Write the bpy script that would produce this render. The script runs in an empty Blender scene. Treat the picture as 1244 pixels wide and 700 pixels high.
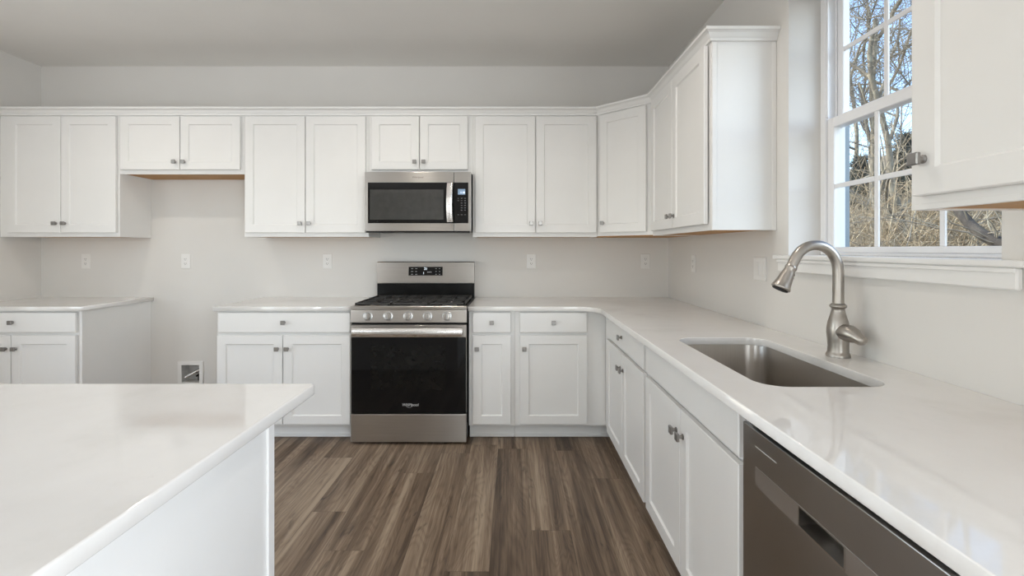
import bpy, bmesh, math, random
from mathutils import Vector, Matrix, noise as mnoise
R = math.radians
PI = math.pi
sc = bpy.context.scene
COL = sc.collection

# ------------------------------------------------------------------ camera
EYE = 1.281
cam = bpy.data.cameras.new('camera')
camo = bpy.data.objects.new('camera', cam)
COL.objects.link(camo)
camo.location = (0, 0, EYE)
camo.rotation_euler = (R(90), 0, 0)
cam.sensor_width = 36.0
cam.lens = 575 / 1244 * 36.0
cam.shift_x = -1 / 1244
cam.shift_y = -47 / 1244
cam.clip_start = 0.02
cam.clip_end = 300
sc.camera = camo

# ------------------------------------------------------------------ view, world, light
sc.view_settings.view_transform = 'Standard'
sc.view_settings.look = 'None'
sc.view_settings.gamma = 1.0
sc.view_settings.use_curve_mapping = False
sc.view_settings.exposure = 0.0
sc.cycles.use_denoising = True
sc.cycles.max_bounces = 10
sc.cycles.diffuse_bounces = 6
sc.cycles.caustics_reflective = True
sc.cycles.caustics_refractive = False
sc.cycles.sample_clamp_indirect = 6

w = bpy.data.worlds.new('sky_world')
sc.world = w
w.use_nodes = True
wn = w.node_tree.nodes
wl = w.node_tree.links
wn.clear()
sky = wn.new('ShaderNodeTexSky')
sky.sky_type = 'NISHITA'
sky.sun_disc = False
sky.sun_elevation = R(40)
sky.sun_rotation = R(-60)
sky.air_density = 1.0
sky.dust_density = 0.6
sky.ozone_density = 1.2
bg = wn.new('ShaderNodeBackground')
bg.inputs['Strength'].default_value = 0.50
wo = wn.new('ShaderNodeOutputWorld')
wl.new(sky.outputs[0], bg.inputs[0])
wl.new(bg.outputs[0], wo.inputs[0])


def area(name, loc, target, sx, sy, power, color, spread=180):
    l = bpy.data.lights.new(name, 'AREA')
    l.shape = 'RECTANGLE'
    l.size, l.size_y = sx, sy
    l.energy = power
    l.color = color
    l.spread = R(spread)
    o = bpy.data.objects.new(name, l)
    COL.objects.link(o)
    o.location = loc
    d = Vector(target) - Vector(loc)
    o.rotation_euler = d.to_track_quat('-Z', 'Y').to_euler()
    return o


sunl = bpy.data.lights.new('sun', 'SUN')
sunl.energy = 5.0
sunl.angle = R(0.6)
sunl.color = (1.0, 0.93, 0.82)
suno = bpy.data.objects.new('sun', sunl)
COL.objects.link(suno)
suno.rotation_euler = Vector((0.75, -0.25, -0.62)).to_track_quat('-Z', 'Y').to_euler()

# patio daylight behind the camera, plus fill lamps added beside it and outdoors
DAY = (0.90, 0.95, 1.0)
E_PATIO, E_DINING, E_SIDE, E_LIVING, E_SKYSIDE = 54, 98, 18, 68, 115
area('patio_daylight', (0.28, -6.42, 1.15), (0.28, 0, 1.05), 1.75, 2.0, E_PATIO, DAY, 180)
area('added_dining_fill', (1.20, -1.3, 1.25), (-2, -1.3, 1.15), 2.2, 1.9, E_DINING, DAY, 180)  # added lamp at an unseen opening; brightens island side and left wall
area('added_side_fill', (-3.72, 1.15, 1.15), (0, 1.15, 1.05), 1.6, 2.0, E_SIDE, DAY, 180)  # added lamp at a made-up side door; lights the sink-run doors
area('added_living_fill', (-3.72, -3.2, 1.25), (0, -3.2, 1.15), 2.2, 1.9, E_LIVING, DAY, 180)  # added lamp at a made-up window; lights faces turned left
area('added_sky_fill', (4.2, -0.6, 2.9), (1.24, 1.67, 1.8), 2.6, 2.6, E_SKYSIDE, DAY, 180)  # added lamp outdoors, out of sight; boosts skylight on jamb and end panel
CAN_W, CAN_W_REAR = 5.0, 1.2
CAN_C = (1.0, 0.92, 0.82)

# ------------------------------------------------------------------ key dimensions
BW = 3.78        # back wall
LW = -3.767      # left wall
RW = 1.2426      # right wall
FW = -6.5        # wall behind the camera
CH = 2.743       # ceiling
CT = 0.90        # counter top
SLAB = 0.03


# ------------------------------------------------------------------ materials
def nt(name):
    m = bpy.data.materials.new(name)
    m.use_nodes = True
    n = m.node_tree.nodes
    return m, n, m.node_tree.links, n['Principled BSDF']


def noise_node(n, l, scale, detail=3, vec_scale=None, rough=0.5, coord='Object'):
    tc = n.new('ShaderNodeTexCoord')
    t = n.new('ShaderNodeTexNoise')
    t.inputs['Scale'].default_value = scale
    t.inputs['Detail'].default_value = detail
    t.inputs['Roughness'].default_value = rough
    if vec_scale:
        mp = n.new('ShaderNodeMapping')
        mp.inputs['Scale'].default_value = vec_scale
        l.new(tc.outputs[coord], mp.inputs['Vector'])
        l.new(mp.outputs[0], t.inputs['Vector'])
    else:
        l.new(tc.outputs[coord], t.inputs['Vector'])
    return t


def ramp(n, stops):
    r = n.new('ShaderNodeValToRGB')
    e = r.color_ramp.elements
    while len(e) > 1:
        e.remove(e[-1])
    e[0].position = stops[0][0]
    e[0].color = (*stops[0][1], 1)
    for p, c in stops[1:]:
        x = e.new(p)
        x.color = (*c, 1)
    return r


def plain(name, col, rough=0.5, metal=0.0, var=0.02, scale=6.0, bump=0.0, bscale=300, spec=0.5, vec_scale=None):
    m, n, l, b = nt(name)
    t = noise_node(n, l, scale, 3, vec_scale)
    lo = tuple(max(0, c * (1 - var)) for c in col)
    hi = tuple(min(1, c * (1 + var)) for c in col)
    r = ramp(n, [(0.3, lo), (0.7, hi)])
    l.new(t.outputs['Fac'], r.inputs[0])
    l.new(r.outputs[0], b.inputs['Base Color'])
    b.inputs['Roughness'].default_value = rough
    b.inputs['Metallic'].default_value = metal
    b.inputs['Specular IOR Level'].default_value = spec
    if bump > 0:
        t2 = noise_node(n, l, bscale, 2)
        bp = n.new('ShaderNodeBump')
        bp.inputs['Strength'].default_value = bump
        bp.inputs['Distance'].default_value = 0.001
        l.new(t2.outputs['Fac'], bp.inputs['Height'])
        l.new(bp.outputs[0], b.inputs['Normal'])
    return m


def brushed(name, col, rough, aniso, direction):
    m, n, l, b = nt(name)
    t = noise_node(n, l, 1.0, 4, direction)
    r = ramp(n, [(0.25, tuple(c * 0.93 for c in col)), (0.75, tuple(min(1, c * 1.06) for c in col))])
    l.new(t.outputs['Fac'], r.inputs[0])
    l.new(r.outputs[0], b.inputs['Base Color'])
    mr = n.new('ShaderNodeMapRange')
    mr.inputs['To Min'].default_value = rough * 0.88
    mr.inputs['To Max'].default_value = rough * 1.12
    l.new(t.outputs['Fac'], mr.inputs['Value'])
    l.new(mr.outputs[0], b.inputs['Roughness'])
    b.inputs['Metallic'].default_value = 1.0
    if aniso:
        b.inputs['Anisotropic'].default_value = aniso
        b.inputs['Anisotropic Rotation'].default_value = 0.25
        tg = n.new('ShaderNodeTangent')
        tg.direction_type = 'RADIAL'
        tg.axis = 'Z'
        l.new(tg.outputs[0], b.inputs['Tangent'])
    return m


def quartz(name):
    m, n, l, b = nt(name)
    t = noise_node(n, l, 2.2, 6, None, 0.65)
    r = ramp(n, [(0.30, (0.70, 0.685, 0.66)), (0.46, (0.765, 0.75, 0.73)), (0.7, (0.80, 0.79, 0.775))])
    l.new(t.outputs['Fac'], r.inputs[0])
    v = noise_node(n, l, 26, 5, (1.0, 0.55, 1.0), 0.7)
    r2 = ramp(n, [(0.66, (0, 0, 0)), (0.74, (1, 1, 1))])
    l.new(v.outputs['Fac'], r2.inputs[0])
    mx = n.new('ShaderNodeMixRGB')
    mx.inputs[2].default_value = (0.62, 0.60, 0.575, 1)
    mul = n.new('ShaderNodeMath')
    mul.operation = 'MULTIPLY'
    mul.inputs[1].default_value = 0.35
    l.new(r2.outputs[0], mul.inputs[0])
    l.new(mul.outputs[0], mx.inputs[0])
    l.new(r.outputs[0], mx.inputs[1])
    l.new(mx.outputs[0], b.inputs['Base Color'])
    b.inputs['Roughness'].default_value = 0.05
    b.inputs['Specular IOR Level'].default_value = 0.85
    return m


def planks(name):
    m, n, l, b = nt(name)

    def M(op, a, c=None):
        x = n.new('ShaderNodeMath')
        x.operation = op
        for i, v in enumerate((a, c)):
            if v is None:
                continue
            if isinstance(v, (int, float)):
                x.inputs[i].default_value = v
            else:
                l.new(v, x.inputs[i])
        return x.outputs[0]
    tc = n.new('ShaderNodeTexCoord')
    sp = n.new('ShaderNodeSeparateXYZ')
    l.new(tc.outputs['Object'], sp.inputs[0])
    X, Y = sp.outputs[0], sp.outputs[1]
    PWID, PLEN = 0.178, 1.22
    u = M('DIVIDE', M('ADD', X, 20.03), PWID)
    row = M('FLOOR', u)
    fu = M('FRACT', u)
    wn1 = n.new('ShaderNodeTexWhiteNoise')
    wn1.noise_dimensions = '1D'
    l.new(row, wn1.inputs['W'])
    v = M('ADD', M('DIVIDE', M('ADD', Y, 20.0), PLEN), wn1.outputs[0])
    pl = M('FLOOR', v)
    fv = M('FRACT', v)
    cmb = n.new('ShaderNodeCombineXYZ')
    l.new(row, cmb.inputs[0])
    l.new(pl, cmb.inputs[1])
    wn2 = n.new('ShaderNodeTexWhiteNoise')
    wn2.noise_dimensions = '2D'
    l.new(cmb.outputs[0], wn2.inputs['Vector'])
    rid = wn2.outputs[0]

    def grain(sx, sy, scale, det, dist, rough=0.6):
        c = n.new('ShaderNodeCombineXYZ')
        l.new(M('MULTIPLY', X, sx), c.inputs[0])
        l.new(M('MULTIPLY', Y, sy), c.inputs[1])
        l.new(M('MULTIPLY', rid, 37.0), c.inputs[2])
        t = n.new('ShaderNodeTexNoise')
        t.inputs['Scale'].default_value = scale
        t.inputs['Detail'].default_value = det
        t.inputs['Roughness'].default_value = rough
        t.inputs['Distortion'].default_value = dist
        l.new(c.outputs[0], t.inputs['Vector'])
        return t.outputs['Fac']
    broad = grain(13.0, 0.55, 1.0, 5, 0.35)
    fine = grain(70.0, 1.6, 1.0, 5, 0.3, 0.7)
    cath = grain(7.0, 0.9, 1.0, 2, 0.6)
    rings = M('ABSOLUTE', M('SINE', M('MULTIPLY', cath, 70.0)))
    knots = grain(16.0, 3.2, 1.0, 3, 1.2)
    base = ramp(n, [(0.26, (0.050, 0.033, 0.022)), (0.40, (0.116, 0.079, 0.053)), (0.52, (0.205, 0.147, 0.101)), (0.68, (0.37, 0.288, 0.208))])
    f = M('ADD', M('MULTIPLY', broad, 0.84), M('MULTIPLY', fine, 0.48))
    f = M('ADD', f, M('MULTIPLY', M('SUBTRACT', rid, 0.5), 0.15))
    f = M('ADD', f, M('MULTIPLY', M('SUBTRACT', rings, 0.6), 0.055))
    f = M('ADD', f, -0.165)
    l.new(f, base.inputs[0])
    kr = ramp(n, [(0.62, (0, 0, 0)), (0.72, (1, 1, 1))])
    l.new(knots, kr.inputs[0])
    mx = n.new('ShaderNodeMixRGB')
    l.new(M('MULTIPLY', kr.outputs[0], 0.6), mx.inputs[0])
    l.new(base.outputs[0], mx.inputs[1])
    mx.inputs[2].default_value = (0.035, 0.026, 0.021, 1)
    # seams
    s1 = M('LESS_THAN', M('MINIMUM', fu, M('SUBTRACT', 1.0, fu)), 0.007)
    s2 = M('LESS_THAN', M('MINIMUM', fv, M('SUBTRACT', 1.0, fv)), 0.0011)
    seam = M('MAXIMUM', s1, s2)
    mx2 = n.new('ShaderNodeMixRGB')
    l.new(M('MULTIPLY', seam, 0.42), mx2.inputs[0])
    l.new(mx.outputs[0], mx2.inputs[1])
    mx2.inputs[2].default_value = (0.028, 0.021, 0.017, 1)
    l.new(mx2.outputs[0], b.inputs['Base Color'])
    b.inputs['Roughness'].default_value = 0.46
    b.inputs['Specular IOR Level'].default_value = 0.35
    bp = n.new('ShaderNodeBump')
    bp.inputs['Strength'].default_value = 0.12
    bp.inputs['Distance'].default_value = 0.002
    l.new(M('SUBTRACT', fine, M('MULTIPLY', seam, 0.8)), bp.inputs['Height'])
    l.new(bp.outputs[0], b.inputs['Normal'])
    return m


def pane_glass(name):
    m, n, l, b = nt(name)
    n.remove(b)
    tr = n.new('ShaderNodeBsdfTransparent')
    tr.inputs[0].default_value = (0.97, 0.985, 0.985, 1)
    gl = n.new('ShaderNodeBsdfGlossy')
    gl.inputs['Roughness'].default_value = 0.01
    fr = n.new('ShaderNodeFresnel')
    fr.inputs['IOR'].default_value = 1.35
    mx = n.new('ShaderNodeMixShader')
    geo = n.new('ShaderNodeNewGeometry')
    inv = n.new('ShaderNodeMath')
    inv.operation = 'SUBTRACT'
    inv.inputs[0].default_value = 1.0
    l.new(geo.outputs['Backfacing'], inv.inputs[1])
    mu = n.new('ShaderNodeMath')
    mu.operation = 'MULTIPLY'
    l.new(fr.outputs[0], mu.inputs[0])
    l.new(inv.outputs[0], mu.inputs[1])
    l.new(mu.outputs[0], mx.inputs[0])
    l.new(tr.outputs[0], mx.inputs[1])
    l.new(gl.outputs[0], mx.inputs[2])
    l.new(mx.outputs[0], n['Material Output'].inputs[0])
    return m


def glowing(name, col, strength):
    m, n, l, b = nt(name)
    b.inputs['Base Color'].default_value = (*col, 1)
    b.inputs['Emission Color'].default_value = (*col, 1)
    t = noise_node(n, l, 40, 1)
    mr = n.new('ShaderNodeMapRange')
    mr.inputs['To Min'].default_value = strength * 0.95
    mr.inputs['To Max'].default_value = strength * 1.05
    l.new(t.outputs['Fac'], mr.inputs['Value'])
    l.new(mr.outputs[0], b.inputs['Emission Strength'])
    return m


WHITE = plain('cabinet_white_paint', (0.81, 0.805, 0.79), 0.38, 0, 0.012, 5, 0.05, 260)
WALL = plain('wall_paint', (0.725, 0.708, 0.68), 0.75, 0, 0.012, 3, 0.12, 350)
CEIL = plain('ceiling_paint', (0.81, 0.795, 0.765), 0.85, 0, 0.01, 3, 0.15, 300)
TRIM = plain('trim_white_paint', (0.82, 0.815, 0.80), 0.35, 0, 0.01, 5)
VINYL = plain('window_vinyl', (0.82, 0.82, 0.83), 0.35, 0, 0.01, 5)
SIDING = plain('outdoor_trim', (0.22, 0.28, 0.32), 0.5, 0, 0.03, 5)
WOODBOT = plain('maple_plywood', (0.45, 0.235, 0.075), 0.55, 0, 0.14, 3.0, 0, 300, 0.4, (1.5, 14, 14))
QUARTZ = quartz('white_quartz')
FLOORM = planks('vinyl_plank_floor')
STEEL = brushed('brushed_stainless', (0.50, 0.48, 0.455), 0.30, 0.9, (3, 3, 260))
STEEL_BRIGHT = brushed('bright_stainless', (0.74, 0.72, 0.70), 0.27, 0.0, (3, 3, 40))
DARKSTEEL = brushed('dark_stainless', (0.46, 0.46, 0.455), 0.30, 0.5, (3, 3, 260))
GREYSTEEL = brushed('grey_handle_band', (0.60, 0.59, 0.58), 0.38, 0.3, (3, 3, 200))
SINKSTEEL = brushed('satin_sink_steel', (0.44, 0.41, 0.375), 0.30, 0.4, (200, 3, 3))
NICKEL = brushed('brushed_nickel', (0.43, 0.40, 0.365), 0.36, 0.0, (120, 120, 10))
KNOBM = brushed('pewter_knob', (0.33, 0.32, 0.31), 0.30, 0.0, (80, 80, 80))
BLACK = plain('black_enamel', (0.008, 0.008, 0.008), 0.20, 0, 0.2, 20, spec=0.2)
BLACKGLASS = plain('black_oven_glass', (0.006, 0.006, 0.0065), 0.04, 0, 0.2, 20, spec=0.28)
MWGLASS = plain('grey_microwave_glass', (0.035, 0.036, 0.034), 0.06, 0, 0.15, 20, spec=0.9)
CAST = plain('cast_iron', (0.030, 0.028, 0.026), 0.55, 0, 0.25, 60, 0.3, 400)
RUBBER_AND_GAP = plain('dark_rubber_and_gap', (0.01, 0.01, 0.01), 0.7, 0, 0.2, 30)
PLASTIC = plain('white_plastic', (0.80, 0.79, 0.77), 0.35, 0, 0.01, 10)
SLOT = plain('outlet_slot', (0.10, 0.095, 0.09), 0.6, 0, 0.1, 40)
GREYPLAS = plain('grey_box_plastic', (0.52, 0.51, 0.49), 0.5, 0, 0.1, 30)
PRINT = plain('pale_print', (0.55, 0.55, 0.54), 0.5, 0, 0.03, 40)
DIMPRINT = plain('dim_print', (0.16, 0.16, 0.16), 0.5, 0, 0.03, 40)
ENGRAVE = plain('engraved_mark', (0.16, 0.14, 0.12), 0.5, 0, 0.03, 40)
LCD = glowing('blue_lcd', (0.16, 0.24, 0.34), 0.6)
DIGIT = glowing('white_digits', (0.85, 0.93, 1.0), 1.2)
LAMPLENS = glowing('lamp_lens', (1.0, 0.92, 0.80), 6.0)
GLASS = pane_glass('window_glass')


# ------------------------------------------------------------------ geometry helpers
class MB:
    def __init__(self):
        self.bm = bmesh.new()

    def _merge(self, t, mat=None):
        me = bpy.data.meshes.new('t')
        t.to_mesh(me)
        t.free()
        if mat is not None:
            me.transform(mat)
        self.bm.from_mesh(me)
        bpy.data.meshes.remove(me)

    def box(self, x0, x1, y0, y1, z0, z1, b=0.0, mat=None, seg=1):
        t = bmesh.new()
        bmesh.ops.create_cube(t, size=1.0)
        for v in t.verts:
            v.co = Vector(((x0 + x1) / 2 + v.co.x * (x1 - x0), (y0 + y1) / 2 + v.co.y * (y1 - y0), (z0 + z1) / 2 + v.co.z * (z1 - z0)))
        if b > 0:
            bmesh.ops.bevel(t, geom=list(t.edges), offset=b, segments=seg, affect='EDGES', profile=0.5)
        self._merge(t, mat)
        return self

    def rings(self, rings, cap0=True, cap1=True, closed=True):
        """connect successive vertex rings of equal length"""
        t = bmesh.new()
        rv = [[t.verts.new(Vector(p)) for p in r] for r in rings]
        k = len(rv[0])
        for a, c in zip(rv, rv[1:]):
            for i in range(k if closed else k - 1):
                j = (i + 1) % k
                t.faces.new((a[i], a[j], c[j], c[i]))
        if cap0:
            t.faces.new(list(reversed(rv[0])))
        if cap1:
            t.faces.new(rv[-1])
        bmesh.ops.recalc_face_normals(t, faces=list(t.faces))
        self._merge(t)
        return self

    def lathe(self, prof, c=(0, 0, 0), axis='Z', n=24, mat=None):
        rs = []
        for r, z in prof:
            ring = []
            for i in range(n):
                a = 2 * PI * i / n
                p = Vector((max(r, 1e-4) * math.cos(a), max(r, 1e-4) * math.sin(a), z))
                if axis == 'Y':
                    p = Vector((p.x, p.z, p.y))
                elif axis == 'X':
                    p = Vector((p.z, p.x, p.y))
                if mat is not None:
                    p = mat @ p
                ring.append(p + Vector(c))
            rs.append(ring)
        return self.rings(rs)

    def tube(self, pts, rad, n=12):
        pts = [Vector(p) for p in pts]
        rads = rad if isinstance(rad, (list, tuple)) else [rad] * len(pts)
        rs = []
        t0 = (pts[1] - pts[0]).normalized()
        up = Vector((0, 0, 1)) if abs(t0.z) < 0.9 else Vector((0, 1, 0))
        u = t0.cross(up).normalized()
        for i, p in enumerate(pts):
            if i == 0:
                t = pts[1] - pts[0]
            elif i == len(pts) - 1:
                t = pts[-1] - pts[-2]
            else:
                t = pts[i + 1] - pts[i - 1]
            t.normalize()
            u = (u - t * u.dot(t)).normalized()
            v = t.cross(u)
            rs.append([p + (u * math.cos(2 * PI * k / n) + v * math.sin(2 * PI * k / n)) * rads[i] for k in range(n)])
        return self.rings(rs)

    def prism(self, poly, z0, z1, b=0.0):
        t = bmesh.new()
        lo = [t.verts.new((x, y, z0)) for x, y in poly]
        hi = [t.verts.new((x, y, z1)) for x, y in poly]
        k = len(poly)
        for i in range(k):
            j = (i + 1) % k
            t.faces.new((lo[i], lo[j], hi[j], hi[i]))
        t.faces.new(list(reversed(lo)))
        t.faces.new(hi)
        bmesh.ops.recalc_face_normals(t, faces=list(t.faces))
        if b > 0:
            bmesh.ops.bevel(t, geom=list(t.edges), offset=b, segments=1, affect='EDGES')
        self._merge(t)
        return self

    def build(self, name, mat, parent=None, loc=None, rot=None, smooth=False, angle=35):
        me = bpy.data.meshes.new(name)
        if smooth:
            for f in self.bm.faces:
                f.smooth = True
            lim = R(angle)
            for e in self.bm.edges:
                if len(e.link_faces) == 2 and e.calc_face_angle(0) > lim:
                    e.smooth = False
        self.bm.to_mesh(me)
        self.bm.free()
        me.materials.append(mat)
        o = bpy.data.objects.new(name, me)
        COL.objects.link(o)
        if parent is not None:
            o.parent = parent
        if loc is not None:
            o.location = loc
        if rot is not None:
            o.rotation_euler = rot
        return o


def thing(name, label, cat, loc=(0, 0, 0), rz=0.0, group=None):
    o = bpy.data.objects.new(name, None)
    o.empty_display_size = 0.05
    COL.objects.link(o)
    o.location = loc
    o.rotation_euler = (0, 0, rz)
    return tag(o, label, cat, group)


def tag(o, label, cat, group=None):
    o['label'] = label
    o['category'] = cat
    if group:
        o['group'] = group
    return o


def struct(o, label=None, cat=None):
    o['kind'] = 'structure'
    if label:
        o['label'] = label
    if cat:
        o['category'] = cat
    return o


def flat_solid(name, outer, holes, thick, mat, bevel=0.0, parent=None):
    """filled 2D outline with holes, extruded symmetrically about local z=0, as a mesh"""
    cu = bpy.data.curves.new(name, 'CURVE')
    cu.dimensions = '2D'
    cu.fill_mode = 'BOTH'
    cu.extrude = thick / 2 - bevel
    cu.bevel_depth = bevel
    cu.bevel_resolution = 2
    if bevel:
        cu.offset = -bevel
    for poly in [outer] + holes:
        s = cu.splines.new('POLY')
        s.points.add(len(poly) - 1)
        for p, (x, y) in zip(s.points, poly):
            p.co = (x, y, 0, 1)
        s.use_cyclic_u = True
    tmp = bpy.data.objects.new(name, cu)
    COL.objects.link(tmp)
    dg = bpy.context.evaluated_depsgraph_get()
    me = bpy.data.meshes.new_from_object(tmp.evaluated_get(dg))
    bpy.data.objects.remove(tmp)
    bpy.data.curves.remove(cu)
    me.name = name
    me.materials.clear()
    me.materials.append(mat)
    o = bpy.data.objects.new(name, me)
    COL.objects.link(o)
    if parent is not None:
        o.parent = parent
    return o


def text_mesh(name, body, size, mat, parent, loc, rot=(PI / 2, 0, 0), depth=0.0004, align='CENTER', shear=0.0):
    cu = bpy.data.curves.new(name, 'FONT')
    cu.body = body
    cu.size = size
    cu.extrude = depth
    cu.align_x = align
    cu.align_y = 'CENTER'
    cu.shear = shear
    tmp = bpy.data.objects.new(name, cu)
    COL.objects.link(tmp)
    dg = bpy.context.evaluated_depsgraph_get()
    me = bpy.data.meshes.new_from_object(tmp.evaluated_get(dg))
    bpy.data.objects.remove(tmp)
    bpy.data.curves.remove(cu)
    me.materials.clear()
    me.materials.append(mat)
    o = bpy.data.objects.new(name, me)
    COL.objects.link(o)
    o.parent = parent
    o.location = loc
    o.rotation_euler = rot
    return o


def rrect(x0, x1, y0, y1, r, n=8):
    pts = []
    for cx, cy, a0 in ((x1 - r, y1 - r, 0), (x0 + r, y1 - r, 90), (x0 + r, y0 + r, 180), (x1 - r, y0 + r, 270)):
        for i in range(n + 1):
            a = R(a0 + 90 * i / n)
            pts.append((cx + r * math.cos(a), cy + r * math.sin(a)))
    return pts


# ------------------------------------------------------------------ room shell
floor = MB().box(LW - 0.15, RW + 0.2, FW - 0.15, BW + 0.15, -0.12, 0).build('floor', FLOORM)
struct(floor, 'brown wood-look plank floor of the kitchen', 'floor')
ceil = MB().box(LW - 0.15, RW + 0.2, FW - 0.15, BW + 0.15, CH, CH + 0.15).build('ceiling', CEIL)
struct(ceil, 'plain pale grey painted ceiling', 'ceiling')

# back wall with the recess for the water outlet box; flat_solid lies in local XY -> world XZ
WBX0, WBX1, WBZ0, WBZ1 = -2.645, -2.495, 0.215, 0.362
wb = flat_solid('wall_back', [(LW - 0.15, 0), (RW, 0), (RW, CH), (LW - 0.15, CH)],
                [[(WBX0, WBZ0), (WBX1, WBZ0), (WBX1, WBZ1), (WBX0, WBZ1)]], 0.15, WALL)
wb.rotation_euler = (PI / 2, 0, 0)
wb.location = (0, BW + 0.075, 0)
struct(wb, 'painted wall behind the range and back cabinets', 'wall')
wlf = flat_solid('wall_left', [(FW, 0), (BW, 0), (BW, CH), (FW, CH)], [[(0.35, 0.1), (1.95, 0.1), (1.95, 2.2), (0.35, 2.2)], [(-4.3, 0.3), (-2.1, 0.3), (-2.1, 2.2), (-4.3, 2.2)]], 0.15, WALL)
wlf.rotation_euler = (PI / 2, 0, PI / 2)
wlf.location = (LW - 0.075, 0, 0)
struct(wlf, 'painted wall at the left end of the kitchen', 'wall')
# right wall: local x -> world Y, local y -> world Z
WY0, WY1, WZ0, WZ1 = 1.203, 2.133, 1.237, 2.455
DY0, DY1 = -2.4, -0.2
wr = flat_solid('wall_right', [(FW, 0), (BW + 0.15, 0), (BW + 0.15, CH), (FW, CH)],
                [[(WY0, WZ0), (WY1, WZ0), (WY1, WZ1), (WY0, WZ1)],
                 [(DY0, 0.3), (DY1, 0.3), (DY1, 2.2), (DY0, 2.2)]], 0.2, WALL)
wr.rotation_euler = (PI / 2, 0, PI / 2)
wr.location = (RW + 0.1, 0, 0)
struct(wr, 'painted wall with the window over the sink', 'wall')
wf = flat_solid('wall_front', [(LW - 0.15, 0), (RW + 0.2, 0), (RW + 0.2, CH), (LW - 0.15, CH)],
                [[(-0.6, 0.1), (1.16, 0.1), (1.16, 2.15), (-0.6, 2.15)]], 0.15, WALL)
wf.rotation_euler = (PI / 2, 0, 0)
wf.location = (0, FW - 0.075, 0)
struct(wf, 'painted wall behind the camera with glass doors', 'wall')


def glazed_opening(name, x0, x1, z0, z1, loc, rz, label, cols):
    t = bpy.data.objects.new(name, None)
    COL.objects.link(t)
    t.location = loc
    t.rotation_euler = (0, 0, rz)
    struct(t, label, 'window')
    f = MB()
    f.box(x0, x1, -0.05, 0.05, z0, z0 + 0.06).box(x0, x1, -0.05, 0.05, z1 - 0.06, z1)
    for i in range(cols + 1):
        c = x0 + (x1 - x0 - 0.07) * i / cols
        f.box(c, c + 0.07, -0.05, 0.05, z0 + 0.06, z1 - 0.06)
    f.build('frame', VINYL, t)
    MB().box(x0 + 0.03, x1 - 0.03, -0.004, 0.004, z0 + 0.03, z1 - 0.03).build('pane', GLASS, t)
    return t


glazed_opening('window_2', -0.598, 1.158, 0.102, 2.148, (0, FW - 0.09, 0), 0, 'wide glass patio doors behind the camera', 2)
glazed_opening('added_window_3', -2.398, -0.202, 0.302, 2.198, (RW + 0.12, 0, 0), PI / 2, 'added unseen dining window beside the camera', 3)  # opening added to let fill light in from the right

glazed_opening('added_window_4', 0.352, 1.948, 0.102, 2.198, (LW - 0.09, 0, 0), PI / 2, 'added unseen glass side door on the left wall', 2)  # glazing added for the fill lamp beside the aisle
glazed_opening('added_window_5', -4.298, -2.102, 0.302, 2.198, (LW - 0.09, 0, 0), PI / 2, 'added unseen living room window on the left wall', 3)  # glazing added for the fill lamp further back

# ------------------------------------------------------------------ recessed ceiling lamps (real lights of the room)
cans = [(-2.57, 2.56), (-0.87, 2.56), (0.30, 1.90), (-2.2, 0.3), (0.0, -0.6), (-2.2, -1.9), (0.0, -2.8), (-2.3, -4.6), (-0.2, -5.0)]
can_lab = ['recessed ceiling lamp in front of the empty fridge bay', 'recessed ceiling lamp in front of the range', 'recessed ceiling lamp beside the sink counter',
           'recessed ceiling lamp over the island', 'recessed ceiling lamp just behind the camera', 'recessed ceiling lamp over the left of the dining area',
           'recessed ceiling lamp by the added dining window', 'recessed ceiling lamp reflected in the microwave door', 'recessed ceiling lamp nearest the patio doors']
for (cx, cy), lab in zip(cans, can_lab):
    t = thing('ceiling_light', lab, 'ceiling light', (cx, cy, CH), 0, 'recessed ceiling lamps')
    MB().lathe([(0.056, -0.0005), (0.082, -0.0005), (0.084, -0.004), (0.080, -0.008), (0.062, -0.009), (0.056, -0.006)], n=32).build('trim_ring', TRIM, t, smooth=True)
    MB().lathe([(0.055, -0.001), (0.055, -0.004), (0.04, -0.0055)], n=32).build('lens', LAMPLENS, t, smooth=True)
    l = bpy.data.lights.new('ceiling_lamp', 'AREA')
    l.shape = 'DISK'
    l.size = 0.11
    l.energy = CAN_W if cy > 1.5 else CAN_W_REAR
    l.color = CAN_C
    l.spread = R(150)
    lo = bpy.data.objects.new('ceiling_lamp', l)
    COL.objects.link(lo)
    lo.location = (cx, cy, CH - 0.012)


# ------------------------------------------------------------------ cabinet builders
def shaker_mesh(wd, ht, rail=0.058, t=0.019, dep=0.008):
    """front at y=0, back at y=t, x 0..wd, z 0..ht"""
    def rg(ins, y):
        return [(ins, y, ins), (wd - ins, y, ins), (wd - ins, y, ht - ins), (ins, y, ht - ins)]
    m = MB()
    if rail:
        m.rings([rg(0, t), rg(0, 0.0025), rg(0.0025, 0), rg(rail, 0), rg(rail + 0.0055, dep)])
    else:
        m.rings([rg(0, t), rg(0, 0.0035), rg(0.0035, 0)])
    return m


_knob = None


def knob(parent, x, z):
    global _knob
    if _knob is None:
        m = MB()
        m.lathe([(0.010, 0.0), (0.010, -0.003), (0.0062, -0.006), (0.0062, -0.018)], axis='Y', n=16)
        m.box(-0.014, 0.014, -0.027, -0.017, -0.014, 0.014, 0.0025, None, 2)
        _knob = m
        o = m.build('knob', KNOBM, parent, (x, 0, z))
        _knob = o
        return o
    o = _knob.copy()
    COL.objects.link(o)
    o.parent = parent
    o.location = (x, 0, z)
    return o


def door(parent, x0, x1, z0, z1, kx=None, kz=None, name='door', rail=0.058, yoff=-0.0225, rot=None, loc=None):
    d = shaker_mesh(x1 - x0, z1 - z0, rail).build(name, WHITE, parent, loc or (x0, yoff, z0), rot)
    if kx is not None:
        knob(d, kx, kz)
    return d


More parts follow.
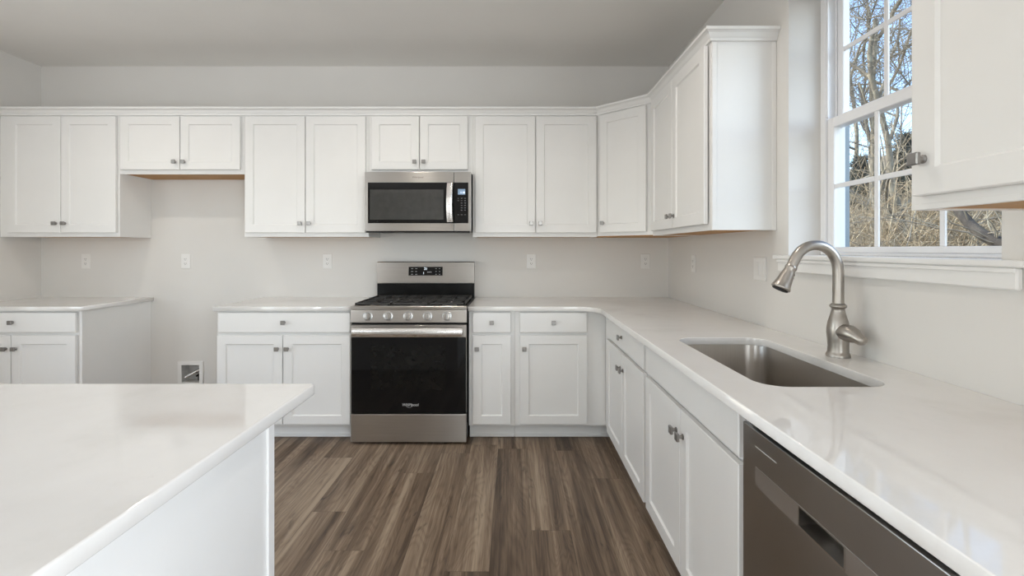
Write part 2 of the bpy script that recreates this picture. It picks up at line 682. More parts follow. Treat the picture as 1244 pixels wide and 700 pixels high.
def face_box(m, wd, dp, z0, z1):
    m.box(0.0005, wd - 0.0005, 0, dp, z0, z1, 0.0012)


def upper(label, loc, rz, wd, ht, dp, doors, name='upper_cabinet', kz=0.068, end_trim=False, gap=-0.0225):
    """local frame: x along the face, y into the wall, z up from the cabinet bottom"""
    t = thing(name, label, 'cabinet', loc, rz, 'white wall cabinets')
    m = MB()
    m.box(0.0005, wd - 0.0005, 0, dp, 0.012, ht, 0.001)
    m.box(0.0005, wd - 0.0005, 0, 0.018, 0, 0.0125, 0.0005)
    m.box(0.0005, 0.0125, 0.018, dp, 0, 0.0125, 0.0005)
    m.box(wd - 0.0125, wd - 0.0005, 0.018, dp, 0, 0.0125, 0.0005)
    if end_trim:
        m.box(wd - 0.0006, wd + 0.004, 0.002, 0.022, 0.0, ht - 0.026, 0.001)
        m.box(wd - 0.0006, wd + 0.004, dp - 0.02, dp, 0.0, ht - 0.026, 0.001)
    m.build('body', WHITE, t)
    MB().box(0.0126, wd - 0.0126, 0.0181, dp, 0.004, 0.0119).build('underside_panel', WOODBOT, t)['label'] = 'bare wood underside panel'
    for (x0, x1, side) in doors:
        kx = None
        if side == 'R':
            kx = (x1 - x0) - 0.030
        elif side == 'L':
            kx = 0.030
        door(t, x0, x1, 0.030, ht - 0.034, kx, kz, rail=0.058, yoff=gap)
    return t


UB, UT = 1.372, 2.286
UH = UT - UB
FY = BW - 0.305      # face plane of the back uppers
DP = 0.304


def pair(wd, lm=0.028, rm=0.028, gap=0.006):
    c = (lm + wd - rm) / 2
    return [(lm, c - gap / 2, 'R'), (c + gap / 2, wd - rm, 'L')]


# A: left end
ax0 = -3.728
ca = upper('white two-door wall cabinet at the far left end of the back wall', (ax0, FY, UB), 0, -2.885 - ax0, UH, DP,
           [(0.040, 0.425, 'R'), (0.431, 0.829, 'L')])
MB().box(LW + 0.001 - ax0, 0, 0.004, 0.02, 0, UH).build('filler_strip', WHITE, ca)
upper('short white two-door wall cabinet over the empty fridge bay', (-2.885, FY, 1.833), 0, 0.915, UT - 1.833, DP, pair(0.915, 0.018, 0.022), kz=0.055)
upper('white two-door wall cabinet between the fridge bay and the microwave', (-1.970, FY, UB), 0, 0.914, UH, DP, pair(0.914, 0.016, 0.020))
upper('short white two-door wall cabinet above the microwave', (-1.056, FY, 1.833), 0, 0.762, UT - 1.833, DP, pair(0.762, 0.022, 0.035), kz=0.055)
upper('white two-door wall cabinet right of the microwave', (-0.294, FY, UB), 0, 0.914, UH, DP, pair(0.914, 0.018, 0.010))

# corner cabinet, face on the diagonal
CX0, CX1 = 0.6205, 0.9376
CY0, CY1 = FY, 3.17
t = thing('corner_cabinet', 'white single-door wall cabinet set diagonally across the corner', 'cabinet', (CX0, CY0, UB), 0, 'white wall cabinets')
poly = [(0, 0), (CX1 - CX0, CY1 - CY0), (RW - 0.001 - CX0, CY1 - CY0), (RW - 0.001 - CX0, BW - 0.001 - CY0), (0, BW - 0.001 - CY0)]
MB().prism(poly, 0.006, UH).build('body', WHITE, t)
ins = [(0.012, 0.006), (CX1 - CX0 + 0.003, CY1 - CY0 + 0.012), (RW - 0.013 - CX0, CY1 - CY0 + 0.012), (RW - 0.013 - CX0, BW - 0.013 - CY0), (0.012, BW - 0.013 - CY0)]
MB().prism(ins, 0.001, 0.0059).build('underside_panel', WOODBOT, t)['label'] = 'bare wood underside panel'
ang = math.atan2(CY1 - CY0, CX1 - CX0)
flen = math.hypot(CX1 - CX0, CY1 - CY0)
ux, uy = math.cos(ang), math.sin(ang)
nx, ny = uy, -ux
dl = 0.036
dw = flen - 0.040 - dl
d = door(t, 0, dw, 0.030, UH - 0.034, 0.030, 0.068, rot=(0, 0, ang), loc=(ux * dl + nx * 0.0225, uy * dl + ny * 0.0225, 0.030))

# right wall uppers (local x runs towards the camera)
FX = RW - 0.305
upper('white two-door wall cabinet on the window wall, left of the window', (FX, CY1 - 0.0005, UB), -PI / 2, CY1 - 2.233, UH, DP,
      [(0.045, 0.455, 'R'), (0.461, 0.912, 'L')], end_trim=True, gap=-0.027)
upper('white wall cabinet nearest the camera, right of the window', (FX, 1.114, UB), -PI / 2, 0.914, UH, DP,
      [(0.029, 0.455, 'L'), (0.461, 0.886, 'R')], kz=0.080)


# crown moulding swept along the cabinet faces
def crown():
    path = [(LW + 0.001, FY), (CX0, FY), (CX1, CY1), (CX1, 2.233), (RW - 0.001, 2.233)]
    prof = [(0.0, 2.262), (0.010, 2.262), (0.011, 2.274), (0.016, 2.280), (0.024, 2.296), (0.034, 2.302), (0.040, 2.304), (0.041, 2.317), (0.0, 2.317)]
    prof = [(p if p > 0 else 0.0005, z) for p, z in prof]
    rs = []
    k = len(path)
    nrm = []
    for i in range(k - 1):
        dx, dy = path[i + 1][0] - path[i][0], path[i + 1][1] - path[i][1]
        L = math.hypot(dx, dy)
        nrm.append(Vector((dy / L, -dx / L)))
    for i in range(k):
        if i == 0:
            b = nrm[0]
        elif i == k - 1:
            b = nrm[-1]
        else:
            b = (nrm[i - 1] + nrm[i])
            b = b / b.dot(nrm[i])
        rs.append([(path[i][0] + b.x * p, path[i][1] + b.y * p, z) for p, z in prof])
    m = MB()
    m.rings(rs)
    return m.build('crown_molding', WHITE)


tag(crown(), 'white crown molding running along the tops of the wall cabinets', 'molding')


# ------------------------------------------------------------------ base cabinets
BH = CT - SLAB - 0.0005
DZ0, DZ1, RZ0, RZ1 = 0.115, 0.708, 0.726, 0.860


def base(label, loc, rz, wd, dp, doors, drawers, stile=(), kick=(0, 0), name='base_cabinet', slim=False, group='white base cabinets', body_x=None):
    t = thing(name, label, 'cabinet', loc, rz, group)
    m = MB()
    x0, x1 = body_x or (0.0005, wd - 0.0005)
    m.box(x0, x1, 0, dp, 0.10, 0.866 if slim else BH, 0.001) if not slim else None
    if slim:       # open-topped carcass that takes the sink
        m.box(x0, x1, 0, 0.019, 0.10, BH, 0.001)
        m.box(x0, x0 + 0.016, 0.019, dp, 0.10, BH)
        m.box(x1 - 0.016, x1, 0.019, dp, 0.10, BH)
        m.box(x0 + 0.016, x1 - 0.016, 0.019, dp, 0.10, 0.116)
        m.box(x0 + 0.016, x1 - 0.016, dp - 0.006, dp, 0.116, BH)
    m.build('body', WHITE, t)
    k = MB()
    k.box(x0 + kick[0], x1 - kick[1], 0.070, 0.085, 0.001, 0.0995)
    k.box(x0 + kick[0], x1 - kick[1], 0.055, 0.0698, 0.001, 0.020, 0.004)
    k.build('toe_kick', WHITE, t)
    for (a, b, side) in doors:
        kx = None if side is None else ((b - a) - 0.030 if side == 'R' else 0.030)
        door(t, a, b, DZ0, DZ1, kx, DZ1 - DZ0 - 0.088)
    for (a, b, kn) in drawers:
        d = shaker_mesh(b - a, RZ1 - RZ0, 0).build('drawer_front', WHITE, t, (a, -0.0225, RZ0))
        if kn:
            knob(d, (b - a) / 2, (RZ1 - RZ0) / 2 + 0.002)
    return t


BFY = BW - 0.61      # face plane of the back base cabinets
BD = 0.609
base('white base cabinet with one drawer at the far left end wall', (-3.765, BFY, 0), 0, 0.880, BD,
     [(0.022, 0.423, 'R'), (0.429, 0.855, 'L')], [(0.022, 0.855, True)])
base('white base cabinet with one wide drawer, left of the range', (-1.979, BFY, 0), 0, 0.912, BD,
     [(0.010, 0.445, 'R'), (0.451, 0.898, 'L')], [(0.018, 0.898, True)])
base('narrow white base cabinet with a single door, right of the range', (-0.295, BFY, 0), 0, 0.307, BD,
     [(0.027, 0.282, 'L')], [(0.027, 0.282, True)])
base('white corner base cabinet with a drawer over one door', (0.012, BFY, 0), 0, 0.610, BD,
     [(0.034, 0.482, 'L')], [(0.034, 0.482, True)], kick=(0, -0.075))
RFX = RW - 0.6206    # face plane of the right base run
RD = 0.6195
base('white base cabinet between the corner and the sink', (RFX, BFY - 0.001, 0), -PI / 2, BFY - 0.001 - 2.158, RD,
     [(0.138, 0.560, 'R'), (0.566, 0.989, 'L')], [(0.138, 0.989, True)], kick=(0.075, 0))
base('white sink base cabinet with a false front over two doors', (RFX, 2.157, 0), -PI / 2, 0.914, RD,
     [(0.020, 0.454, 'R'), (0.460, 0.898, 'L')], [(0.020, 0.898, False)], slim=True)
base('white base cabinet at the near end of the sink run, past the dishwasher', (RFX, 0.636, 0), -PI / 2, 0.60, RD,
     [(0.020, 0.297, 'R'), (0.303, 0.580, 'L')], [(0.020, 0.580, True)])


# ------------------------------------------------------------------ worktops
def slab(name, label, outer, holes=()):
    o = flat_solid(name, outer, list(holes), SLAB, QUARTZ, 0.0025)
    o.location = (0, 0, CT - SLAB / 2)
    return tag(o, label, 'countertop', 'white quartz countertops')


CFY = 3.140
CFX = 0.562
slab('countertop', 'white quartz countertop on the far left base cabinet', [(LW + 0.001, BW - 0.001), (LW + 0.001, CFY), (-2.868, CFY), (-2.868, BW - 0.001)])
slab('countertop', 'white quartz countertop between the fridge bay and the range', [(-1.992, BW - 0.001), (-1.992, CFY), (-1.0675, CFY), (-1.0675, BW - 0.001)])
rr = 0.15
cor = []
for i in range(13):
    a = R(90 - 90 * i / 12)
    cor.append((CFX - rr + rr * math.cos(a), CFY - rr + rr * math.sin(a)))
SX0, SX1, SY0, SY1 = 0.697, 1.068, 1.312, 2.040
hole = rrect(SX0, SX1, SY0, SY1, 0.075)
slab('countertop', 'white quartz L-shaped countertop with the sink cut into it',
     [(RW - 0.001, BW - 0.001), (-0.297, BW - 0.001), (-0.297, CFY)] + cor + [(CFX, 0.03), (RW - 0.001, 0.03)], [hole])

# ------------------------------------------------------------------ sink
t = thing('sink', 'stainless undermount sink basin below the window', 'sink', ((SX0 + SX1) / 2, (SY0 + SY1) / 2, CT - SLAB), 0)
hx, hy = (SX1 - SX0) / 2 + 0.006, (SY1 - SY0) / 2 + 0.006


def sring(ix, z, r):
    return [(x, y, z) for x, y in rrect(-hx + ix, hx - ix, -hy + ix, hy - ix, r)]


m = MB()
m.rings([sring(-0.018, -0.0008, 0.09), sring(0, -0.0008, 0.078), sring(0.001, -0.004, 0.077), sring(0.006, -0.165, 0.072), sring(0.012, -0.188, 0.066),
         sring(0.030, -0.200, 0.05), sring(0.060, -0.203, 0.04)], cap0=False)
bb = m.build('basin', SINKSTEEL, t, smooth=True, angle=50)
MB().lathe([(0.044, -0.2028), (0.046, -0.2005), (0.040, -0.1995), (0.034, -0.2010), (0.030, -0.2022), (0.008, -0.2022), (0.006, -0.200)], n=28).build('drain', STEEL_BRIGHT, t, smooth=True)

# ------------------------------------------------------------------ faucet
FXc, FYc = 1.158, 1.685
t = thing('faucet', 'brushed nickel pull-down gooseneck faucet behind the sink', 'faucet', (FXc, FYc, CT), 0)
MB().lathe([(0.038, 0.0005), (0.0385, 0.006), (0.036, 0.012), (0.0335, 0.016), (0.0330, 0.022), (0.0325, 0.04), (0.0335, 0.06), (0.036, 0.085), (0.0355, 0.10),
            (0.032, 0.122), (0.026, 0.143), (0.0215, 0.160), (0.0200, 0.170), (0.0225, 0.173), (0.0265, 0.176), (0.0272, 0.181), (0.0225, 0.186), (0.0185, 0.189)], n=36).build('body', NICKEL, t, smooth=True, angle=60)
s = 341.0
px = [(1018.0, 373), (1018.0, 350), (1018.0, 332), (1016.8, 321), (1013, 311.5), (1007, 304.3), (999.5, 299.6), (991, 298), (982.5, 299.2), (974.5, 303.5), (968.5, 310), (964.2, 317.5), (961, 324.5)]
pts = [((x - 623) / s - FXc, 0, EYE - (y - 303) / s - CT) for x, y in px]
# smooth the path with Catmull-Rom
sm = []
V = [Vector(p) for p in pts]
for i in range(len(V) - 1):
    p0, p1, p2, p3 = V[max(i - 1, 0)], V[i], V[i + 1], V[min(i + 2, len(V) - 1)]
    for k in range(4):
        q = k / 4
        sm.append(0.5 * ((2 * p1) + (-p0 + p2) * q + (2 * p0 - 5 * p1 + 4 * p2 - p3) * q * q + (-p0 + 3 * p1 - 3 * p2 + p3) * q ** 3))
sm.append(V[-1])
MB().tube(sm, 0.0178, 20).build('spout', NICKEL, t, smooth=True, angle=60)
hd = (V[-1] - V[-2]).normalized()
hd = Vector((((947 - 961) / s), 0, -((352 - 324.5) / s))).normalized()
q = Vector((0, 0, 1)).rotation_difference(hd).to_matrix().to_4x4()
hb = MB().lathe([(0.0180, -0.004), (0.0195, 0.0), (0.0200, 0.005), (0.0182, 0.009), (0.0200, 0.020), (0.0232, 0.038), (0.0265, 0.058), (0.0290, 0.072), (0.0320, 0.079), (0.0325, 0.084), (0.0300, 0.087), (0.018, 0.088)], n=32, mat=q)
sp = hb.build('spray_head', NICKEL, t, V[-1], None, True, 60)
bm2 = MB().lathe([(0.027, 0.0875), (0.026, 0.0905), (0.01, 0.0910)], n=28, mat=q)
bm2.build('spray_face', RUBBER_AND_GAP, sp, None, None, True)['label'] = 'dark spray face'
side = Vector((-hd.z, 0, hd.x))
if side.x < 0:
    side = -side
mb = MB()
for zz in (0.022, 0.034, 0.046):
    c = hd * zz + side * (0.0205 + (zz - 0.02) * 0.13)
    mb.lathe([(0.0045, -0.003), (0.0048, 0.001), (0.003, 0.003)], c=c, n=10, mat=Vector((0, 0, 1)).rotation_difference(side).to_matrix().to_4x4())
mb.build('spray_button', RUBBER_AND_GAP, sp, None, None, True)['label'] = 'dark rubber spray buttons'
# lever: swells out of the body towards the camera side and ends in a rounded tip
lv = [(-0.012, 0.008, 0.086), (-0.006, -0.012, 0.089), (0.002, -0.034, 0.091), (0.008, -0.055, 0.089), (0.012, -0.074, 0.084), (0.0145, -0.088, 0.079), (0.016, -0.098, 0.075), (0.017, -0.108, 0.071), (0.0175, -0.115, 0.068), (0.0176, -0.118, 0.067)]
lr = [0.012, 0.022, 0.0285, 0.0300, 0.0265, 0.0205, 0.0185, 0.0165, 0.0110, 0.003]
lv = [(a_, b_ * 0.86 if b_ < 0 else b_, c_) for a_, b_, c_ in lv]
MB().tube(lv, lr, 20).build('lever', NICKEL, t, smooth=True, angle=60)

# ------------------------------------------------------------------ island
IX1, IY1 = -0.560, 1.344
IX0, IY0 = -3.05, 0.20
o = flat_solid('island_countertop', rrect(IX0, IX1, IY0, IY1, 0.012, 4), [], SLAB, QUARTZ, 0.004)
o.location = (0, 0, CT - SLAB / 2)
tag(o, 'large white quartz island top in the left foreground', 'countertop')
PX1, PY1 = -0.588, 1.168
t = thing('kitchen_island', 'white panelled island cabinet under the foreground quartz top', 'island', (-1.8, 0.7, 0), 0)
ox, oy = 1.8, -0.7
MB().box(-2.98 + ox, PX1 - 0.006 + ox, 0.26 + oy, PY1 - 0.004 + oy, 0.0, BH, 0.001).build('body', WHITE, t)
MB().box(PX1 - 0.006 + ox, PX1 + ox, PY1 - 0.028 + oy, PY1 + oy, 0.09, BH, 0.001).build('corner_trim', WHITE, t)
MB().box(PX1 - 0.006 + ox, PX1 + ox, 0.26 + oy, 0.30 + oy, 0.09, BH, 0.001).build('corner_trim', WHITE, t)
m = MB()
m.box(PX1 - 0.006 + ox, PX1 + 0.006 + ox, 0.26 + oy, PY1 + 0.0005 + oy, 0.0005, 0.089, 0.002)
m.build('base_trim', WHITE, t)
MB().box(-2.98 + ox, PX1 - 0.03 + ox, PY1 - 0.004 + oy, PY1 + oy, 0.0005, BH, 0.001).build('back_panel', WHITE, t)


# ------------------------------------------------------------------ range
RX = -0.684
t = thing('gas_range', 'stainless gas range with black glass oven door between the base cabinets', 'range', (RX, BW, 0), 0)
H = 0.381            # half width
YF = -0.680          # door face (local y, wall at 0)
m = MB()
m.box(-H, H, -0.650, -0.020, 0.03, 0.862, 0.003)
m.build('body', BLACK, t)
for sx in (-1, 1):
    for yy in (-0.60, -0.08):
        MB().lathe([(0.018, 0.0), (0.018, 0.012), (0.008, 0.014), (0.008, 0.031)], c=(sx * (H - 0.05), yy, 0), n=12).build('foot', BLACK, t)
# storage drawer
MB().box(-H + 0.001, H - 0.001, YF, -0.651, 0.016, 0.200, 0.004, None, 2).build('drawer', STEEL, t)
# oven door: steel top band, black glass, handle
dr = MB()
dr.box(-H + 0.001, H - 0.001, YF + 0.006, -0.651, 0.206, 0.785, 0.003)
dr = dr.build('oven_door', STEEL, t)
MB().box(-H + 0.006, H - 0.004, YF, YF + 0.0058, 0.207, 0.703, 0.002).build('door_glass', BLACKGLASS, dr)['label'] = 'black glass oven door face'
MB().box(-H + 0.001, H - 0.001, YF, YF + 0.0058, 0.7045, 0.784, 0.002).build('door_band', STEEL, dr)
# inner oven window is a faintly paler area behind the glass
MB().box(-0.245, 0.245, YF - 0.0004, YF + 0.001, 0.36, 0.655, 0.0).build('oven_window', plain('oven_window_tint', (0.0078, 0.0078, 0.0075), 0.05, 0, 0.1, 20, spec=0.28), dr)
hm = MB()
n_ = 14
rs = []
for i in range(n_ + 1):
    x = -0.357 + 0.714 * i / n_
    bow = 0.010 * (1 - (2 * i / n_ - 1) ** 2)
    yb = YF - 0.044 - bow
    zc = 0.745
    rs.append([(x, yb + 0.015, zc - 0.027), (x, yb + 0.002, zc - 0.029), (x, yb - 0.002, zc - 0.020), (x, yb - 0.003, zc), (x, yb, zc + 0.022), (x, yb + 0.004, zc + 0.027), (x, yb + 0.016, zc + 0.025)])
hm.rings(rs)
for sx in (-1, 1):
    hm.box(sx * 0.335 - 0.018, sx * 0.335 + 0.018, YF - 0.040, YF, 0.728, 0.762, 0.004)
hm.build('handle', STEEL_BRIGHT, dr, smooth=True, angle=40)['label'] = 'bright flat bar handle'
text_mesh('lettering', 'Whirlpool', 0.026, PRINT, dr, (0.012, YF - 0.0006, 0.262), shear=0.15)
ar = []
for i in range(28):
    a = R(150 + 330 * i / 27)
    ar.append((0.012 - 0.006 + 0.020 * math.cos(a), YF - 0.0006, 0.258 + 0.013 * math.sin(a)))
MB().tube(ar, 0.0007, 5).build('logo_swirl', PRINT, dr)
# control panel
cp = MB()
cp.rings([[(-H, -0.651, 0.800), (-H, YF + 0.002, 0.800), (-H, YF, 0.803), (-H, YF + 0.010, 0.882), (-H, -0.651, 0.884)],
          [(H, -0.651, 0.800), (H, YF + 0.002, 0.800), (H, YF, 0.803), (H, YF + 0.010, 0.882), (H, -0.651, 0.884)]])
cp = cp.build('control_panel', STEEL, t)
for px_ in (446.8, 471.5, 495.8, 519.6, 543.2):
    kx = (px_ - 623) / 185.3 - RX
    tilt = Matrix.Rotation(R(-7), 4, 'X')
    kn = MB()
    kn.lathe([(0.031, 0.000), (0.031, -0.004), (0.027, -0.006)], axis='Y', n=28)
    kn = kn.build('burner_knob', DARKSTEEL, cp, (kx, YF + 0.006, 0.842), (R(-7), 0, 0), True)
    MB().lathe([(0.0225, -0.006), (0.0225, -0.024), (0.0205, -0.028), (0.012, -0.029)], axis='Y', n=28).build('grip', STEEL, kn, None, None, True)
    MB().box(-0.0035, 0.0035, -0.034, -0.0285, -0.020, 0.020, 0.001).build('pointer_ridge', DARKSTEEL, kn)
# cooktop
ct = MB()
ct.box(-H, H, -0.645, -0.075, 0.8845, 0.888, 0.001)
ct = ct.build('cooktop', BLACK, t)
rim = MB()
rim.rings([[(-H, YF + 0.008, 0.8845), (-H, YF + 0.006, 0.902), (-H, YF + 0.010, 0.908), (-H, YF + 0.018, 0.910), (-H, -0.645, 0.905), (-H, -0.640, 0.8885)],
           [(H, YF + 0.008, 0.8845), (H, YF + 0.006, 0.902), (H, YF + 0.010, 0.908), (H, YF + 0.018, 0.910), (H, -0.645, 0.905), (H, -0.640, 0.8885)]])
rim.build('front_rim', STEEL, t)
for sx in (-1, 1):
    MB().box(sx * (H - 0.005) - 0.005, sx * (H - 0.005) + 0.005, -0.640, -0.075, 0.8885, 0.904, 0.001).build('side_rim', BLACK, t)
for bx, by, br in ((-0.245, -0.50, 0.048), (-0.245, -0.22, 0.038), (0, -0.36, 0.050), (0.245, -0.50, 0.040), (0.245, -0.22, 0.034)):
    b_ = MB().lathe([(br + 0.012, 0.8885), (br + 0.010, 0.894), (br, 0.899), (br * 0.96, 0.899)], c=(bx, by, 0), n=28).build('burner', GREYSTEEL, t, smooth=True)
    MB().lathe([(br * 0.90, 0.8992), (br * 0.92, 0.905), (br * 0.8, 0.908)], c=(bx, by, 0), n=28).build('burner_cap', CAST, b_, smooth=True)
gz0, gz1 = 0.911, 0.925
for gi in range(3):
    gx0 = -0.366 + gi * 0.245
    gx1 = gx0 + 0.242
    g = MB()
    y0, y1 = -0.632, -0.090
    wbar = 0.011
    cxm = (gx0 + gx1) / 2
    for yy in (y0, (y0 + y1) / 2 - wbar / 2, y1 - wbar):
        g.box(gx0, gx1, yy, yy + wbar, gz0 - (0.006 if yy != y0 else 0.0), gz1, 0.002)
    for xx in (gx0, gx1 - wbar):
        g.box(xx, xx + wbar, y0, y1, gz0, gz1, 0.002)
    for yc in (-0.50, -0.22):
        for ang in range(0, 360, 60):
            if gi == 1:
                a = R(ang)
            else:
                a = R(ang + 30)
            ex = 0.105
            p0 = Vector((cxm + 0.022 * math.cos(a), yc + 0.022 * math.sin(a), 0))
            mt = Matrix.Translation(Vector((cxm, yc, 0))) @ Matrix.Rotation(a, 4, 'Z')
            g.box(0.026, ex, -0.0045, 0.0045, gz0 + 0.002, gz1 + 0.001, 0.0015, mt)
    for xx in (gx0 + 0.0002, gx1 - wbar - 0.0002):
        for yy in (y0, y1 - wbar):
            g.box(xx, xx + wbar, yy, yy + wbar, 0.8885, gz0 + 0.001)
    g.build('grate', CAST, t)
# backguard
bgd = MB()
bgd.box(-H + 0.002, H, -0.070, -0.012, 0.870, 1.014, 0.002)
bgd = bgd.build('back_riser', BLACK, t)
bp_ = MB()
bp_.rings([[(-H + 0.002, -0.012, 1.0145), (-H + 0.002, -0.078, 1.0145), (-H + 0.002, -0.080, 1.019), (-H + 0.002, -0.066, 1.178), (-H + 0.002, -0.060, 1.184), (-H + 0.002, -0.012, 1.184)],
           [(H, -0.012, 1.0145), (H, -0.078, 1.0145), (H, -0.080, 1.019), (H, -0.066, 1.178), (H, -0.060, 1.184), (H, -0.012, 1.184)]])
bp_ = bp_.build('backguard', STEEL, t)
rotb = math.atan2(0.014, 0.159)
dsp = MB().box(-0.132, 0.134, -0.0015, 0.003, -0.034, 0.034, 0.0006).build('clock_display', BLACKGLASS, bp_, (0, -0.0735, 1.110), (-rotb, 0, 0))
text_mesh('clock_digits', '21', 0.026, DIGIT, dsp, (0.002, -0.0022, 0.018))
text_mesh('clock_digits', '1', 0.024, DIGIT, dsp, (-0.014, -0.0022, -0.016))
mk = MB()
for i in range(2):
    for j in range(3):
        mk.box(-0.112 + i * 0.032, -0.096 + i * 0.032, -0.0019, -0.0014, -0.026 + j * 0.022, -0.023 + j * 0.022)
        mk.box(0.078 + i * 0.028, 0.088 + i * 0.028, -0.0019, -0.0014, -0.026 + j * 0.022, -0.023 + j * 0.022)
for i in range(3):
    mk.box(0.014 + i * 0.012, 0.023 + i * 0.012, -0.0019, -0.0014, -0.010, -0.005)
mk.build('touch_marks', PRINT, dsp)

# ------------------------------------------------------------------ microwave
MX0, MX1 = -1.0545, -0.2975
MYF = 3.364
MZ0, MZ1 = 1.410, 1.8315
t = thing('microwave', 'stainless over-the-range microwave with dark glass door', 'microwave', ((MX0 + MX1) / 2, MYF, MZ0), 0)
mw = (MX1 - MX0) / 2
mh = MZ1 - MZ0


def mx(p):
    return (p - 623) / 170.9 - (MX0 + MX1) / 2


def mz(p):
    return EYE - (p - 303) / 170.9 - MZ0


body = MB()
body.box(-mw + 0.001, mw - 0.001, 0.030, BW - MYF - 0.002, 0.004, mh - 0.001, 0.002)
body.build('body', BLACK, t)
v = MB()
v.box(-mw + 0.01, mw - 0.01, 0.006, 0.029, -0.010, 0.0035, 0.001)
v.box(-mw + 0.04, mw - 0.04, 0.05, 0.36, -0.004, 0.0035, 0.001)
v.build('vent_grille', BLACK, t)
seam = mx(551.5)
dr = MB().box(-mw, seam - 0.0012, 0.0, 0.0295, 0.0, mh, 0.003, None, 2).build('door', STEEL, t)
MB().box(mx(447), seam - 0.0012, -0.0022, 0.0005, mz(271.3), mz(221.8), 0.001).build('door_glass', BLACKGLASS, dr)['label'] = 'black glass door border'
MB().box(mx(449.5), mx(539), -0.0032, -0.0021, mz(267), mz(230.5), 0.0005).build('window_mesh', MWGLASS, dr)['label'] = 'grey see-through window screen'
hm = MB()
rs = []
hx0, hx1 = mx(543.8), mx(550.8)
for i in range(15):
    q_ = i / 14
    z = mz(270) + (mz(223) - mz(270)) * q_
    bow = 0.018 * (1 - (2 * q_ - 1) ** 2)
    y = -0.030 - bow
    lean = 0.004 * (1 - (2 * q_ - 1) ** 2)
    rs.append([(hx0 - lean, y + 0.010, z), (hx0 - lean, y + 0.002, z), (hx0 + 0.004 - lean, y - 0.001, z), (hx1 - 0.004 - lean, y - 0.001, z), (hx1 - lean, y + 0.002, z), (hx1 - lean, y + 0.010, z)])
hm.rings(rs)
hm.box(hx0 + 0.006, hx1 - 0.006, -0.028, -0.0022, mz(268), mz(262), 0.002)
hm.box(hx0 + 0.006, hx1 - 0.006, -0.028, -0.0022, mz(231), mz(225), 0.002)
hm.build('handle', STEEL_BRIGHT, dr, smooth=True, angle=40)['label'] = 'bright bowed bar handle'
text_mesh('lettering', 'Whirlpool', 0.019, ENGRAVE, dr, (mx(507.5), -0.0004, mz(215.5)), shear=0.15)
pn = MB().box(seam + 0.0012, mw, 0.0, 0.0295, 0.0, mh, 0.003, None, 2).build('control_panel', STEEL, t)
kp = MB().box(seam + 0.0012, mx(569.0), -0.0022, 0.0005, mz(271.3), mz(221.8), 0.001).build('keypad', BLACKGLASS, pn)
lc = MB().box(mx(556.3), mx(565.2), -0.0030, -0.0021, mz(236.5), mz(229.8), 0.0003).build('screen', LCD, kp)
lc['label'] = 'small blue lit screen'
text_mesh('screen_digits', '1:18', 0.019, DIGIT, lc, (mx(562.0), -0.0033, mz(234.0)))
ky = MB()
for r_ in range(7):
    for c_ in range(3):
        if r_ >= 2 and c_ == 0 and r_ < 6:
            continue
        xx, zz = mx(556.8 + c_ * 4.1), mz(241.0 + r_ * 2.9 + (2.6 if r_ == 6 else 0))
        ky.box(xx - 0.0055, xx + 0.0055, -0.0027, -0.0021, zz - 0.0022, zz + 0.0022)
ky.build('key_marks', DIMPRINT, kp)

# ------------------------------------------------------------------ dishwasher (faces -X; local x towards the camera)
DWX = 0.602
t = thing('dishwasher', 'dark stainless dishwasher under the counter in the right foreground', 'dishwasher', (DWX, 1.240, 0), -PI / 2)
MB().box(0.002, 0.598, 0.062, 0.60, 0.105, 0.862, 0.002).build('tub', BLACK, t)
MB().box(0.004, 0.596, 0.06, 0.10, 0.002, 0.102).build('toe_panel', BLACK, t)
DT = 0.832
pz0, pz1 = 0.697, 0.742
px0, px1 = 0.242, 0.385
# door skin pieced around the pocket handle, built as one outline with a hole
ds = flat_solid('door', [(0.002, 0.11), (0.598, 0.11), (0.598, DT), (0.002, DT)], [[(px0, pz0), (px1, pz0), (px1, pz1), (px0, pz1)]], 0.028, DARKSTEEL, 0.002, t)
ds.rotation_euler = (PI / 2, 0, 0)
ds.location = (0, 0.0140, 0)
bd = flat_solid('handle_band', [(0.067, pz0 - 0.0008), (0.533, pz0 - 0.0008), (0.533, pz1 + 0.0008), (0.067, pz1 + 0.0008)], [[(px0, pz0), (px1, pz0), (px1, pz1), (px0, pz1)]], 0.0016, GREYSTEEL, 0.0, t)
bd.rotation_euler = (PI / 2, 0, 0)
bd.location = (0, -0.0004, 0)
bd['label'] = 'lighter grey band with pocket handle'
pk = MB()
# pocket: back, floor sloping out, sides
pk.rings([[(px0, -0.0015, pz0), (px1, -0.0015, pz0), (px1, -0.0015, pz1), (px0, -0.0015, pz1)],
          [(px0 + 0.004, -0.0015, pz0 + 0.004), (px1 - 0.004, -0.0015, pz0 + 0.004), (px1 - 0.004, -0.0015, pz1 - 0.002), (px0 + 0.004, -0.0015, pz1 - 0.002)],
          [(px0 + 0.008, 0.058, pz0 + 0.012), (px1 - 0.008, 0.058, pz0 + 0.012), (px1 - 0.008, 0.058, pz1 - 0.002), (px0 + 0.008, 0.058, pz1 - 0.002)]], cap0=False)
pk.build('pocket_handle', STEEL, t)['label'] = 'recessed pocket handle'
MB().box(0.067, 0.159, -0.0006, 0.0006, 0.7915, 0.7935).build('indicator_slit', PRINT, t)
MB().box(0.002, 0.598, 0.020, 0.0295, DT + 0.004, 0.867).build('gap_shade_strip', RUBBER_AND_GAP, t)  # dark strip in the open gap; its shade is put into the colour

